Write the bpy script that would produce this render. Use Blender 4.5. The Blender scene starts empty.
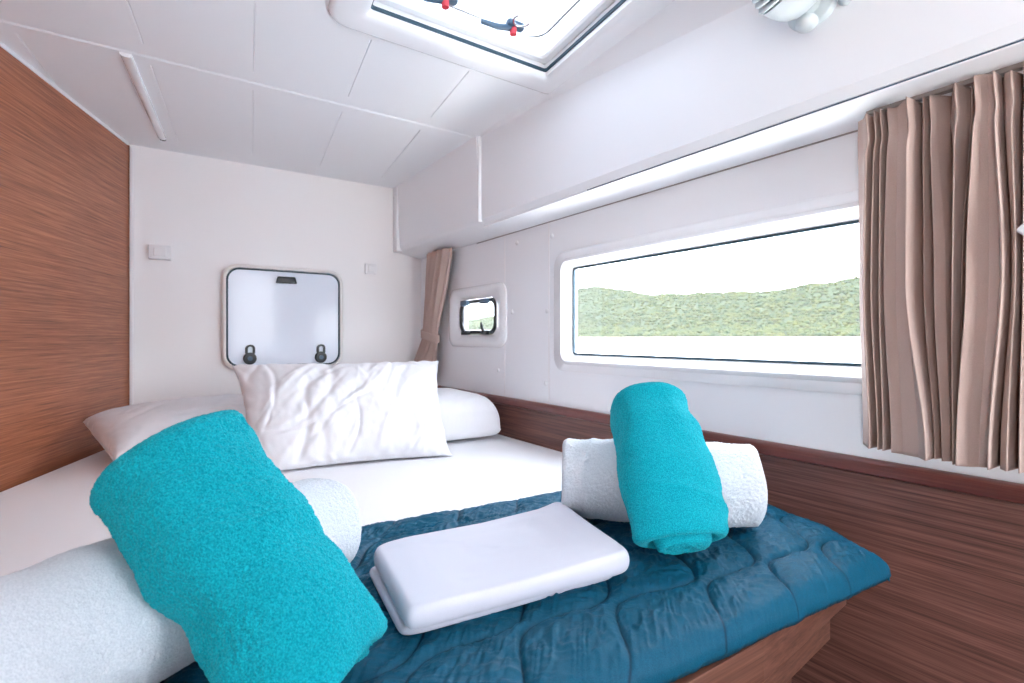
import bpy, bmesh, math, random
import numpy as np
from mathutils import Vector, Matrix

random.seed(7)
SC = bpy.context.scene
COL = SC.collection

# ------------------------------------------------------------------ camera
cam_data = bpy.data.cameras.new('camera')
cam_data.sensor_width = 36.0
cam_data.lens = 36.0 * 525.0 / 1024.0
cam_data.shift_y = -3.5 / 1024.0
cam_data.clip_start = 0.02
cam_data.clip_end = 6000
cam_data.dof.use_dof = True
cam_data.dof.focus_distance = 0.95
cam_data.dof.aperture_fstop = 8.0
cam = bpy.data.objects.new('camera', cam_data)
cam.location = (0.0, 0.0, 1.18)
cam.rotation_euler = (math.radians(90), 0, -math.radians(33.99))
COL.objects.link(cam)
SC.camera = cam

# ------------------------------------------------------------------ light: bright hazy daylight sky
world = bpy.data.worlds.new('sky')
SC.world = world
world.use_nodes = True
wn = world.node_tree.nodes
wl = world.node_tree.links
bg = wn['Background']
bg.inputs['Strength'].default_value = 14.0
tc = wn.new('ShaderNodeTexCoord')
sep = wn.new('ShaderNodeSeparateXYZ')
rmp = wn.new('ShaderNodeValToRGB')
rmp.color_ramp.elements[0].position = 0.47
rmp.color_ramp.elements[0].color = (1.0, 0.99, 0.98, 1)
rmp.color_ramp.elements[1].position = 0.52
rmp.color_ramp.elements[1].color = (0.92, 0.965, 1.03, 1)
e = rmp.color_ramp.elements.new(1.0)
e.color = (0.90, 0.96, 1.08, 1)
mth = wn.new('ShaderNodeMath'); mth.operation = 'MULTIPLY_ADD'
mth.inputs[1].default_value = 0.5; mth.inputs[2].default_value = 0.5
wl.new(tc.outputs['Generated'], sep.inputs[0])
wl.new(sep.outputs['Z'], mth.inputs[0])
wl.new(mth.outputs[0], rmp.inputs[0])
wl.new(rmp.outputs[0], bg.inputs['Color'])
SC.view_settings.view_transform = 'Standard'
SC.view_settings.look = 'None'
SC.view_settings.gamma = 1.0
SC.view_settings.use_curve_mapping = False
SC.view_settings.exposure = 0.12
SC.cycles.use_denoising = True
SC.cycles.max_bounces = 10
SC.cycles.diffuse_bounces = 8
SC.cycles.sample_clamp_indirect = 8.0


def area_portal(name, loc, rot, sx, sy):
    l = bpy.data.lights.new(name, 'AREA')
    l.shape = 'RECTANGLE'; l.size = sx; l.size_y = sy
    l.cycles.is_portal = True
    o = bpy.data.objects.new(name, l)
    o.location = loc; o.rotation_euler = rot
    COL.objects.link(o)


# ------------------------------------------------------------------ materials
def new_mat(name):
    m = bpy.data.materials.new(name)
    m.use_nodes = True
    return m, m.node_tree.nodes, m.node_tree.links, m.node_tree.nodes['Principled BSDF']


def plain(name, col, rough=0.5, metal=0.0, bump=0.0, bscale=200.0, spec=0.5, coat=0.0, sheen=0.0):
    m, n, l, p = new_mat(name)
    p.inputs['Base Color'].default_value = (*col, 1)
    p.inputs['Roughness'].default_value = rough
    p.inputs['Metallic'].default_value = metal
    p.inputs['Specular IOR Level'].default_value = spec
    p.inputs['Coat Weight'].default_value = coat
    p.inputs['Sheen Weight'].default_value = sheen
    if bump:
        t = n.new('ShaderNodeTexCoord')
        x = n.new('ShaderNodeTexNoise'); x.inputs['Scale'].default_value = bscale
        x.inputs['Detail'].default_value = 3
        b = n.new('ShaderNodeBump'); b.inputs['Strength'].default_value = bump
        b.inputs['Distance'].default_value = 0.002
        l.new(t.outputs['Object'], x.inputs['Vector'])
        l.new(x.outputs['Fac'], b.inputs['Height'])
        l.new(b.outputs['Normal'], p.inputs['Normal'])
    return m


def wood(name, dark, mid, light, rot=(0, 0, 0), rough=0.45, scale=1.0, coat=0.15):
    """straight-grained veneer; grain runs along local X after rotation"""
    m, n, l, p = new_mat(name)
    t = n.new('ShaderNodeTexCoord')
    mp = n.new('ShaderNodeMapping')
    mp.inputs['Rotation'].default_value = rot
    l.new(t.outputs['Object'], mp.inputs['Vector'])

    def tex(sx, sy, sz, detail, dist):
        mm = n.new('ShaderNodeMapping')
        mm.inputs['Scale'].default_value = (sx * scale, sy * scale, sz * scale)
        l.new(mp.outputs[0], mm.inputs['Vector'])
        x = n.new('ShaderNodeTexNoise')
        x.inputs['Scale'].default_value = 1.0
        x.inputs['Detail'].default_value = detail
        x.inputs['Roughness'].default_value = 0.6
        x.inputs['Distortion'].default_value = dist
        l.new(mm.outputs[0], x.inputs['Vector'])
        return x.outputs['Fac']
    a = tex(3.0, 165, 165, 4, 0.1)
    b = tex(9.0, 520, 520, 2, 0.0)
    c = tex(0.8, 14, 14, 2, 0.2)
    m1 = n.new('ShaderNodeMath'); m1.operation = 'MULTIPLY_ADD'
    l.new(a, m1.inputs[0]); m1.inputs[1].default_value = 0.55
    m2 = n.new('ShaderNodeMath'); m2.operation = 'MULTIPLY'
    l.new(b, m2.inputs[0]); m2.inputs[1].default_value = 0.33
    l.new(m2.outputs[0], m1.inputs[2])
    m3 = n.new('ShaderNodeMath'); m3.operation = 'MULTIPLY_ADD'
    l.new(c, m3.inputs[0]); m3.inputs[1].default_value = 0.12
    l.new(m1.outputs[0], m3.inputs[2])
    r = n.new('ShaderNodeValToRGB')
    r.color_ramp.elements[0].position = 0.36; r.color_ramp.elements[0].color = (*dark, 1)
    r.color_ramp.elements[1].position = 0.66; r.color_ramp.elements[1].color = (*light, 1)
    k = r.color_ramp.elements.new(0.49); k.color = (*mid, 1)
    l.new(m3.outputs[0], r.inputs[0])
    l.new(r.outputs[0], p.inputs['Base Color'])
    p.inputs['Roughness'].default_value = rough
    p.inputs['Coat Weight'].default_value = coat
    p.inputs['Coat Roughness'].default_value = 0.35
    bp = n.new('ShaderNodeBump'); bp.inputs['Strength'].default_value = 0.25
    bp.inputs['Distance'].default_value = 0.0006
    l.new(m3.outputs[0], bp.inputs['Height'])
    l.new(bp.outputs[0], p.inputs['Normal'])
    return m


def terry(name, c1, c2, sheen=0.4, tint=(1, 1, 1), bump=0.7):
    m, n, l, p = new_mat(name)
    t = n.new('ShaderNodeTexCoord')
    v = n.new('ShaderNodeTexNoise'); v.inputs['Scale'].default_value = 620
    v.inputs['Detail'].default_value = 3
    w = n.new('ShaderNodeTexVoronoi'); w.inputs['Scale'].default_value = 640
    l.new(t.outputs['Object'], v.inputs['Vector'])
    l.new(t.outputs['Object'], w.inputs['Vector'])
    r = n.new('ShaderNodeValToRGB')
    r.color_ramp.elements[0].position = 0.36; r.color_ramp.elements[0].color = (*c1, 1)
    r.color_ramp.elements[1].position = 0.62; r.color_ramp.elements[1].color = (*c2, 1)
    l.new(v.outputs['Fac'], r.inputs[0])
    l.new(r.outputs[0], p.inputs['Base Color'])
    p.inputs['Roughness'].default_value = 0.95
    p.inputs['Specular IOR Level'].default_value = 0.1
    p.inputs['Sheen Weight'].default_value = sheen
    p.inputs['Sheen Roughness'].default_value = 0.5
    p.inputs['Sheen Tint'].default_value = (*tint, 1)
    a = n.new('ShaderNodeMath'); a.operation = 'ADD'
    l.new(v.outputs['Fac'], a.inputs[0]); l.new(w.outputs['Distance'], a.inputs[1])
    b = n.new('ShaderNodeBump'); b.inputs['Strength'].default_value = bump
    b.inputs['Distance'].default_value = 0.0016
    l.new(a.outputs[0], b.inputs['Height'])
    l.new(b.outputs[0], p.inputs['Normal'])
    return m


def fabric(name, col, rough=0.85, sheen=0.2, weave=900.0, bump=0.25, trans=0.0, var=0.06):
    m, n, l, p = new_mat(name)
    t = n.new('ShaderNodeTexCoord')
    v = n.new('ShaderNodeTexNoise'); v.inputs['Scale'].default_value = weave
    v.inputs['Detail'].default_value = 2
    l.new(t.outputs['Object'], v.inputs['Vector'])
    r = n.new('ShaderNodeValToRGB')
    r.color_ramp.elements[0].position = 0.3
    r.color_ramp.elements[0].color = (*[c * (1 - var) for c in col], 1)
    r.color_ramp.elements[1].position = 0.7
    r.color_ramp.elements[1].color = (*[min(1, c * (1 + var)) for c in col], 1)
    l.new(v.outputs['Fac'], r.inputs[0])
    l.new(r.outputs[0], p.inputs['Base Color'])
    p.inputs['Roughness'].default_value = rough
    p.inputs['Specular IOR Level'].default_value = 0.2
    p.inputs['Sheen Weight'].default_value = sheen
    b = n.new('ShaderNodeBump'); b.inputs['Strength'].default_value = bump
    b.inputs['Distance'].default_value = 0.0005
    l.new(v.outputs['Fac'], b.inputs['Height'])
    l.new(b.outputs[0], p.inputs['Normal'])
    if trans:
        tr = n.new('ShaderNodeBsdfTranslucent')
        l.new(r.outputs[0], tr.inputs['Color'])
        mx = n.new('ShaderNodeMixShader'); mx.inputs[0].default_value = trans
        out = n['Material Output']
        l.new(p.outputs[0], mx.inputs[1]); l.new(tr.outputs[0], mx.inputs[2])
        l.new(mx.outputs[0], out.inputs['Surface'])
    return m


def clear_pane(name, tint=(1, 1, 1), gloss=0.05, milk=0.0):
    m, n, l, p = new_mat(name)
    n.remove(p)
    out = n['Material Output']
    tr = n.new('ShaderNodeBsdfTransparent'); tr.inputs['Color'].default_value = (*tint, 1)
    gl = n.new('ShaderNodeBsdfGlossy'); gl.inputs['Roughness'].default_value = 0.02
    mx = n.new('ShaderNodeMixShader'); mx.inputs[0].default_value = gloss
    last = tr
    if milk:
        tl = n.new('ShaderNodeBsdfTranslucent'); tl.inputs['Color'].default_value = (0.95, 0.97, 1, 1)
        m2 = n.new('ShaderNodeMixShader'); m2.inputs[0].default_value = milk
        l.new(tr.outputs[0], m2.inputs[1]); l.new(tl.outputs[0], m2.inputs[2])
        last = m2
    l.new(last.outputs[0], mx.inputs[1]); l.new(gl.outputs[0], mx.inputs[2])
    l.new(mx.outputs[0], out.inputs['Surface'])
    return m


M = {}
M['liner'] = plain('white_liner', (0.86, 0.875, 0.905), 0.42, bump=0.05, bscale=60)
M['bulkhead'] = plain('white_bulkhead', (0.905, 0.885, 0.885), 0.42, bump=0.05, bscale=60)
M['ceil'] = plain('white_headliner', (0.87, 0.89, 0.915), 0.55, bump=0.04, bscale=90)
M['gel'] = plain('gelcoat', (0.88, 0.89, 0.91), 0.22, coat=0.3)
M['cream'] = plain('cream_plastic', (0.82, 0.79, 0.76), 0.35)
M['switch'] = plain('switch_plastic', (0.86, 0.85, 0.86), 0.3)
M['groove'] = plain('groove_white', (0.62, 0.65, 0.68), 0.6)
M['black'] = plain('black_plastic', (0.012, 0.016, 0.02), 0.35)
M['gasket'] = plain('dark_gasket', (0.015, 0.05, 0.075), 0.5)
M['steel'] = plain('steel', (0.6, 0.62, 0.64), 0.25, metal=1.0)
M['red'] = plain('red_button', (0.55, 0.03, 0.05), 0.4)
M['bluegrey'] = plain('bluegrey_plastic', (0.05, 0.10, 0.16), 0.35)
M['acrylic'] = plain('milky_acrylic', (0.80, 0.86, 0.96), 0.08, spec=0.22)
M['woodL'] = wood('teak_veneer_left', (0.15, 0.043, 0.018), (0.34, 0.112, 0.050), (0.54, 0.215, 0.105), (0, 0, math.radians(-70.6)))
M['woodR'] = wood('teak_veneer_right', (0.055, 0.022, 0.018), (0.150, 0.062, 0.048), (0.27, 0.125, 0.098), (0, 0, math.radians(90)))  # backlit side: cool shade put into this darker veneer colour
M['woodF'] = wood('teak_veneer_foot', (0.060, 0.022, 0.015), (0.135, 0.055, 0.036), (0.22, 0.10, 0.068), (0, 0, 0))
M['fiddle'] = wood('mahogany_rail', (0.075, 0.018, 0.016), (0.125, 0.032, 0.026), (0.19, 0.055, 0.042), (0, 0, math.radians(90)), rough=0.3)
M['floorw'] = wood('cabin_sole', (0.05, 0.025, 0.015), (0.12, 0.06, 0.035), (0.2, 0.1, 0.06))
M['teal'] = terry('turquoise_terry', (0.0, 0.26, 0.33), (0.008, 0.45, 0.54), 0.2, (0.3, 0.95, 1.0))
M['towel'] = terry('white_terry', (0.58, 0.63, 0.69), (0.69, 0.735, 0.79), 0.25, (1, 1, 1), 0.35)
M['sheet'] = fabric('white_sheet', (0.87, 0.87, 0.89), 0.8, 0.1)
M['pillow'] = fabric('white_pillowcase', (0.78, 0.775, 0.80), 0.8, 0.1)
M['satin'] = fabric('satin_linen', (0.64, 0.65, 0.74), 0.42, 0.15, bump=0.1, var=0.02)
M['quilt'] = fabric('blue_quilting', (0.0015, 0.078, 0.142), 0.55, 0.0, weave=900, bump=0.6, var=0.25)
M['curtain'] = fabric('taupe_curtain', (0.50, 0.375, 0.33), 0.9, 0.15, trans=0.10)
M['glass'] = clear_pane('window_glass', (0.97, 0.985, 0.99), 0.04)
M['hatchglass'] = clear_pane('hatch_glass', (0.40, 0.425, 0.45), 0.05, 0.08)


def add_thread(m):
    """navy stitching thread along the quilting seams"""
    n, l = m.node_tree.nodes, m.node_tree.links
    p = n['Principled BSDF']
    src = p.inputs['Base Color'].links[0].from_socket
    a = n.new('ShaderNodeAttribute'); a.attribute_name = 'thread'
    mx = n.new('ShaderNodeMix'); mx.data_type = 'RGBA'
    mx.inputs[7].default_value = (0.001, 0.018, 0.045, 1)
    l.new(a.outputs['Fac'], mx.inputs[0]); l.new(src, mx.inputs[6])
    l.new(mx.outputs[2], p.inputs['Base Color'])
add_thread(M['quilt'])
M['fan'] = plain('pale_grey_plastic', (0.62, 0.68, 0.70), 0.4)
M['gapshade'] = plain('grey_gap_shade', (0.30, 0.27, 0.26), 0.6)  # flat grey standing in for shadow lines at soffit joint and curtain heading

# ------------------------------------------------------------------ helpers
def tag(o, label=None, cat=None, group=None, kind=None):
    if label: o['label'] = label
    if cat: o['category'] = cat
    if group: o['group'] = group
    if kind: o['kind'] = kind
    return o


def empty(name, loc, label=None, cat=None, group=None, kind=None):
    o = bpy.data.objects.new(name, None)
    o.empty_display_size = 0.05
    o.location = loc
    COL.objects.link(o)
    return tag(o, label, cat, group, kind)


def link(name, me, mat, parent=None, smooth=True, angle=None):
    """me is built in world coordinates"""
    o = bpy.data.objects.new(name, me)
    COL.objects.link(o)
    if mat: me.materials.append(mat)
    if smooth:
        me.shade_smooth()
        if angle is not None:
            me.set_sharp_from_angle(angle=math.radians(angle))
    if parent:
        o.parent = parent
        root = parent
        off = Vector(root.location)
        while root.parent:
            root = root.parent
            off += Vector(root.location)
        me.transform(Matrix.Translation(-off))
    return o


def from_np(V, F):
    me = bpy.data.meshes.new('m')
    me.from_pydata([tuple(v) for v in V], [], [tuple(int(i) for i in f) for f in F])
    me.update()
    return me


def fix_normals(me):
    b = bmesh.new(); b.from_mesh(me)
    bmesh.ops.recalc_face_normals(b, faces=b.faces)
    b.to_mesh(me); b.free()


def bm_mesh(b):
    bmesh.ops.recalc_face_normals(b, faces=b.faces)
    me = bpy.data.meshes.new('m')
    b.to_mesh(me); b.free()
    return me


def add_box(b, lo, hi, bev=0.0, seg=2, mat=None):
    r = bmesh.ops.create_cube(b, size=1.0)
    vs = r['verts']
    c = [(lo[i] + hi[i]) / 2 for i in range(3)]
    s = [hi[i] - lo[i] for i in range(3)]
    for v in vs:
        v.co = Vector((c[0] + v.co.x * s[0], c[1] + v.co.y * s[1], c[2] + v.co.z * s[2]))
    if bev:
        es = list({e for v in vs for e in v.link_edges})
        r = bmesh.ops.bevel(b, geom=es, offset=bev, segments=seg, affect='EDGES', profile=0.5)
        vs = list({v for f in r['faces'] for v in f.verts} | {v for v in vs if v.is_valid})
    if mat is not None:
        for v in vs: v.co = mat @ v.co
    return vs


def box(name, lo, hi, mat, parent=None, bev=0.004, seg=2, mtx=None):
    b = bmesh.new()
    add_box(b, lo, hi, bev, seg, mtx)
    return link(name, bm_mesh(b), mat, parent, True, 40)


def prism(name, poly, z0, z1, mat, parent=None, bev=0.006, seg=3):
    b = bmesh.new()
    lo = [b.verts.new((x, y, z0)) for x, y in poly]
    hi = [b.verts.new((x, y, z1)) for x, y in poly]
    b.faces.new(lo); b.faces.new(hi)
    k = len(poly)
    for i in range(k):
        b.faces.new((lo[i], lo[(i + 1) % k], hi[(i + 1) % k], hi[i]))
    if bev:
        bmesh.ops.bevel(b, geom=list(b.edges), offset=bev, segments=seg, affect='EDGES', profile=0.5)
    return link(name, bm_mesh(b), mat, parent, True, 40)


def extrude_profile(name, prof, p0, p1, U, V, mat, parent=None, angle=35):
    """prof: closed list of (u, v); swept from p0 to p1 (U, V are world unit vectors)"""
    p0, p1, U, V = map(Vector, (p0, p1, U, V))
    b = bmesh.new()
    A = [b.verts.new(p0 + U * u + V * v) for u, v in prof]
    B = [b.verts.new(p1 + U * u + V * v) for u, v in prof]
    k = len(prof)
    for i in range(k):
        b.faces.new((A[i], A[(i + 1) % k], B[(i + 1) % k], B[i]))
    b.faces.new(A); b.faces.new(B)
    return link(name, bm_mesh(b), mat, parent, True, angle)


def rrect(w, h, r, n=6):
    """rounded rectangle, centred, CCW"""
    r = max(1e-4, min(r, w / 2 - 1e-4, h / 2 - 1e-4))
    pts = []
    for cx, cy, a0 in ((w / 2 - r, h / 2 - r, 0), (-w / 2 + r, h / 2 - r, 90), (-w / 2 + r, -h / 2 + r, 180), (w / 2 - r, -h / 2 + r, 270)):
        for i in range(n + 1):
            a = math.radians(a0 + 90 * i / n)
            pts.append((cx + r * math.cos(a), cy + r * math.sin(a)))
    return pts


def ring(name, O, U, V, N, loops, mat, parent=None, closed=True, cap=False, angle=35, n=6):
    """loft through rounded rectangles: loops = [(w, h, r, depth), ...]"""
    O, U, V, N = map(Vector, (O, U, V, N))
    b = bmesh.new()
    L = []
    for lp in loops:
        w, h, r, d = lp[:4]
        ox, oy = lp[4:6] if len(lp) > 4 else (0, 0)
        L.append([b.verts.new(O + U * (x + ox) + V * (y + oy) + N * d) for x, y in rrect(w, h, r, n)])
    k = len(L[0])
    pairs = list(zip(L, L[1:] + ([L[0]] if closed else [])))
    for A, B in pairs[: len(L) if closed else len(L) - 1]:
        for i in range(k):
            b.faces.new((A[i], A[(i + 1) % k], B[(i + 1) % k], B[i]))
    if cap:
        b.faces.new(L[-1]); b.faces.new(L[0])
    return link(name, bm_mesh(b), mat, parent, True, angle)


def slab(name, O, U, V, N, w, h, r, d0, d1, mat, parent=None, bev=0.0, n=6):
    lp = [(w, h, r, d0), (w, h, r, d1 - bev)]
    if bev:
        lp += [(w - bev * 0.6, h - bev * 0.6, r, d1 - bev * 0.3), (w - 2 * bev, h - 2 * bev, max(r - bev, 0.0005), d1)]
    return ring(name, O, U, V, N, lp, mat, parent, closed=False, cap=True, n=n)


def tube(name, pts, rad, mat, parent=None, seg=10):
    b = bmesh.new()
    pts = [Vector(p) for p in pts]
    rings = []
    for i, p in enumerate(pts):
        t = (pts[min(i + 1, len(pts) - 1)] - pts[max(i - 1, 0)]).normalized()
        a = Vector((0, 0, 1)) if abs(t.z) < 0.9 else Vector((1, 0, 0))
        s = t.cross(a).normalized(); u = s.cross(t)
        rr = rad[i] if isinstance(rad, (list, tuple)) else rad
        rings.append([b.verts.new(p + s * rr * math.cos(2 * math.pi * k / seg) + u * rr * math.sin(2 * math.pi * k / seg)) for k in range(seg)])
    for A, B in zip(rings, rings[1:]):
        for k in range(seg):
            b.faces.new((A[k], A[(k + 1) % seg], B[(k + 1) % seg], B[k]))
    b.faces.new(rings[0]); b.faces.new(rings[-1])
    return link(name, bm_mesh(b), mat, parent, True, 50)


def _hash(ix, iy, iz, seed):
    h = (ix.astype(np.int64) * 374761393 + iy.astype(np.int64) * 668265263 + iz.astype(np.int64) * 2147483647 + seed * 1274126177) & 0xFFFFFFFF
    h = ((h ^ (h >> 13)) * 1274126177) & 0xFFFFFFFF
    h = ((h ^ (h >> 16)) * 2246822519) & 0xFFFFFFFF
    return ((h ^ (h >> 15)) & 0xFFFFFF) / float(0xFFFFFF) * 2 - 1


def vn(P, freq=1.0, seed=0):
    """value noise in [-1, 1] at the points P (N, 3)"""
    Q = np.asarray(P, float) * freq
    I = np.floor(Q).astype(np.int64); Fr = Q - I
    Fr = Fr * Fr * (3 - 2 * Fr)
    out = 0
    for dx in (0, 1):
        wx = Fr[:, 0] if dx else 1 - Fr[:, 0]
        for dy in (0, 1):
            wy = Fr[:, 1] if dy else 1 - Fr[:, 1]
            for dz in (0, 1):
                wz = Fr[:, 2] if dz else 1 - Fr[:, 2]
                out = out + wx * wy * wz * _hash(I[:, 0] + dx, I[:, 1] + dy, I[:, 2] + dz, seed)
    return out


def fbm(P, freq, seed, octv=3):
    r = 0; a = 1.0
    for k in range(octv):
        r = r + a * vn(P, freq * 2 ** k, seed + k * 17); a *= 0.5
    return r


def grid_faces(nu, nv, wrap_u=False, off=0):
    """faces of a grid with index = j*nu + i"""
    i = np.arange(nu if wrap_u else nu - 1); j = np.arange(nv - 1)
    I, J = np.meshgrid(i, j)
    I = I.ravel(); J = J.ravel(); I2 = (I + 1) % nu
    return np.stack([J * nu + I, J * nu + I2, (J + 1) * nu + I2, (J + 1) * nu + I], 1) + off


def sstep(a, b, x):
    t = np.clip((x - a) / (b - a), 0, 1)
    return t * t * (3 - 2 * t)


def hole_wall(name, axis, d0, d1, aa, bb, holes, mat, parent=None, fmap=None):
    """wall slab between d0 and d1 along `axis`, on a grid of breaks aa x bb, leaving out the cells in `holes`;
    fmap(a, b, d) gives the world point"""
    b = bmesh.new()
    na, nb = len(aa), len(bb)
    S = [[[b.verts.new(fmap(a, c, d)) for c in bb] for a in aa] for d in (d0, d1)]
    cells = {(i, j) for i in range(na - 1) for j in range(nb - 1)} - set(holes)
    for i, j in cells:
        for s in (0, 1):
            b.faces.new((S[s][i][j], S[s][i + 1][j], S[s][i + 1][j + 1], S[s][i][j + 1]))
        for (di, dj, p, q) in ((-1, 0, (i, j), (i, j + 1)), (1, 0, (i + 1, j), (i + 1, j + 1)), (0, -1, (i, j), (i + 1, j)), (0, 1, (i, j + 1), (i + 1, j + 1))):
            if (i + di, j + dj) not in cells:
                b.faces.new((S[0][p[0]][p[1]], S[0][q[0]][q[1]], S[1][q[0]][q[1]], S[1][p[0]][p[1]]))
    loose = [v for v in b.verts if not v.link_faces]
    bmesh.ops.delete(b, geom=loose, context='VERTS')
    return link(name, bm_mesh(b), mat, parent, False)


def struct(o, label, cat='structure part'):
    return tag(o, label, cat, kind='structure')


# ================================================================== THE ROOM
WX = 1.135            # inner face of the hull liner
BY = 2.53             # inner face of the forward bulkhead
ZC = 1.935            # ceiling
YR = -0.75            # after bulkhead, opening added in it to let daylight in
FILL_GAP_X0, FILL_GAP_X1 = 0.60, 0.98

floor = box('floor', (-1.3, YR, -0.05), (1.2, 2.6, 0.0), M['floorw'], None, 0)
struct(floor, 'dark wooden cabin floor below the berth', 'floor')

# ---- ceiling with grooves, a panel joint and the opening for the roof hatch
def ceil_pt(a, y, d):
    return (a + 0.13 * (y - 1.7), y, d)

def build_ceiling():
    gr = {-0.300: None, -0.025: None, 0.232: None, 0.499: None, 0.781: None}
    hx0, hx1, hy0, hy1 = 0.458, 0.992, 0.67, 1.218
    aa = sorted({-1.45, 1.45, hx0, hx1} | {round(g + s, 4) for g in gr for s in (-0.0022, 0, 0.0022)})
    bb = sorted({YR, hy0, hy1, 1.300, 1.304, 1.646, 1.650, 1.698, 1.704, 1.716, 1.722, 1.766, 1.770, 2.388, 2.392, 2.62})
    def ht(a, y, d):
        if d > ZC + 0.02: return d
        if 1.7039 <= y <= 1.7161: return d + 0.0032
        for g in gr:
            if abs(a - g) < 1e-6 and (1.304 <= y <= 1.646 or 1.770 <= y <= 2.388) and not (hx0 < a < hx1 and y < hy1):
                return d + 0.0035
        return d
    holes = [(i, j) for i in range(len(aa) - 1) for j in range(len(bb) - 1)
             if hx0 <= aa[i] and aa[i + 1] <= hx1 and hy0 <= bb[j] and bb[j + 1] <= hy1]
    return hole_wall('ceiling', 'z', ZC, ZC + 0.05, aa, bb, holes, M['ceil'], None,
                     lambda a, y, d: ceil_pt(a, y, ht(a, y, d)))
ceiling = build_ceiling()
struct(ceiling, 'white panelled cabin ceiling with fine grooves', 'ceiling')
# cable cover running fore and aft on the left part of the ceiling
def cable_cover():
    p0 = Vector((-0.073 + 0.13 * 0.025, 1.725, ZC)); p1 = Vector((-0.073 + 0.13 * 0.67, 2.37, ZC))
    d = (p1 - p0).normalized(); s = Vector((d.y, -d.x, 0))
    prof = [(-0.015, 0.004), (-0.015, -0.004), (-0.012, -0.008), (-0.004, -0.0105), (0.006, -0.0105), (0.011, -0.008), (0.0115, 0.004)]
    o = extrude_profile('cable_cover', prof, p0, p1, s, (0, 0, 1), M['gel'], ceiling, 60)
    o['label'] = 'white cable cover strip on the ceiling'
    e = extrude_profile('end_cap', [(u * 0.85, v * 0.85) for u, v in prof], p1 + d * 0.0002, p1 + d * 0.018, s, (0, 0, 1), M['black'], o, 60)
    e['label'] = 'black end of the cable cover'
cable_cover()

# ---- left bulkhead: veneered, running at an angle so that the berth narrows forward
LD = Vector((-0.3320, -0.9433, 0)).normalized()      # from the forward corner towards the camera
LN = Vector((0.9433, -0.3320, 0)).normalized()       # into the room
LC = Vector((-0.092, BY, 0))
def left_wall():
    p = [LC, LC + LD * 3.25, LC + LD * 3.25 - LN * 0.04, LC - LN * 0.04]
    o = prism('wall_left', [(v.x, v.y) for v in p], 0.0, ZC - 0.006, M['woodL'], None, 0)
    struct(o, 'reddish brown wood veneer bulkhead left of the berth', 'wall')
    p = [LC + LN * 0.004 + LD * 0.02, LC + LD * 3.25 + LN * 0.004, LC + LD * 3.25 - LN * 0.002, LC - LN * 0.002 + LD * 0.02]
    t = prism('trim_3', [(v.x, v.y) for v in p], ZC - 0.010, ZC - 0.0005, M['liner'], None, 0)
    struct(t, 'thin white edging along the top of the wooden bulkhead', 'trim')
left_wall()

# ---- after bulkhead behind the camera, with an opening added for fill light
rear = hole_wall('wall_rear', 'y', YR - 0.04, YR, [-1.28, FILL_GAP_X0, FILL_GAP_X1, WX + 0.09], [0.0, 0.75, 1.80, ZC - 0.0005], [(1, 1)], M['liner'], None,
                 lambda x, z, d: (x, d, z))
struct(rear, 'white after bulkhead behind the viewer, with an opening added for daylight', 'wall')

# ---- forward bulkhead
back = box('wall_back', (-0.13, BY, 0.0), (WX + 0.10, BY + 0.05, ZC - 0.0005), M['bulkhead'], None, 0)
struct(back, 'plain white bulkhead at the head of the berth', 'wall')
t4 = box('trim_4', (-0.092, BY - 0.012, 0.70), (-0.080, BY - 0.0005, ZC - 0.012), M['switch'], None, 0.003)
struct(t4, 'white corner strip between the wood and the white bulkhead', 'trim')

# ---- hull side: liner with the window and porthole openings
WY0, WY1, WZ0, WZ1 = -0.32, 1.350, 1.118, 1.420
PY0, PY1, PZ0, PZ1 = 1.800, 2.118, 1.196, 1.348
yy = [YR, WY0 - 0.008, WY1 + 0.008, PY0 - 0.004, PY1 + 0.004, BY - 0.0005]
zz = [0.93, WZ0 - 0.006, PZ0 - 0.004, PZ1 + 0.004, WZ1 + 0.006, ZC - 0.0005]
wall_right = hole_wall('wall_right', 'x', WX, WX + 0.05, yy, zz, [(1, 1), (1, 2), (1, 3), (3, 2)], M['liner'], None,
                       lambda y, z, d: (d, y, z))
struct(wall_right, 'white hull liner on the right with window and porthole', 'wall')
for (y, z0, z1) in ((1.735, 0.955, 1.585), (1.452, 0.955, 1.585)):
    box('panel_joint', (WX - 0.0012, y - 0.003, z0), (WX + 0.002, y + 0.003, z1), M['switch'], wall_right, 0.001, 1)
for (y, z) in ((1.649, 1.542), (1.435, 1.534), (1.683, 1.281), (1.463, 1.275), (1.78, 1.05), (1.47, 1.02)):
    b = bmesh.new()
    bmesh.ops.create_uvsphere(b, u_segments=14, v_segments=8, radius=0.0085,
                              matrix=Matrix.Translation((WX, y, z)) @ Matrix.Diagonal((0.45, 1, 1, 1)))
    link('screw_cap', bm_mesh(b), M['gel'], wall_right)
# veneer below the rail
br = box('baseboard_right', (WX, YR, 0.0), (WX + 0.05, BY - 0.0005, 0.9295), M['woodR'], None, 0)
struct(br, 'brown wood veneer lining below the window beside the bed', 'wall lining')
# fiddle rail
prof = [(0.0, 0.0), (-0.012, 0.0), (-0.018, 0.004), (-0.019, 0.022), (-0.016, 0.028), (-0.010, 0.031), (0.0, 0.031)]
t1 = extrude_profile('trim_1', prof, (WX - 0.0005, YR, 0.918), (WX - 0.0005, BY - 0.002, 0.918), (1, 0, 0), (0, 0, 1), M['fiddle'], None, 50)
struct(t1, 'dark mahogany rail capping the wood lining under the window', 'trim')

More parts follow.
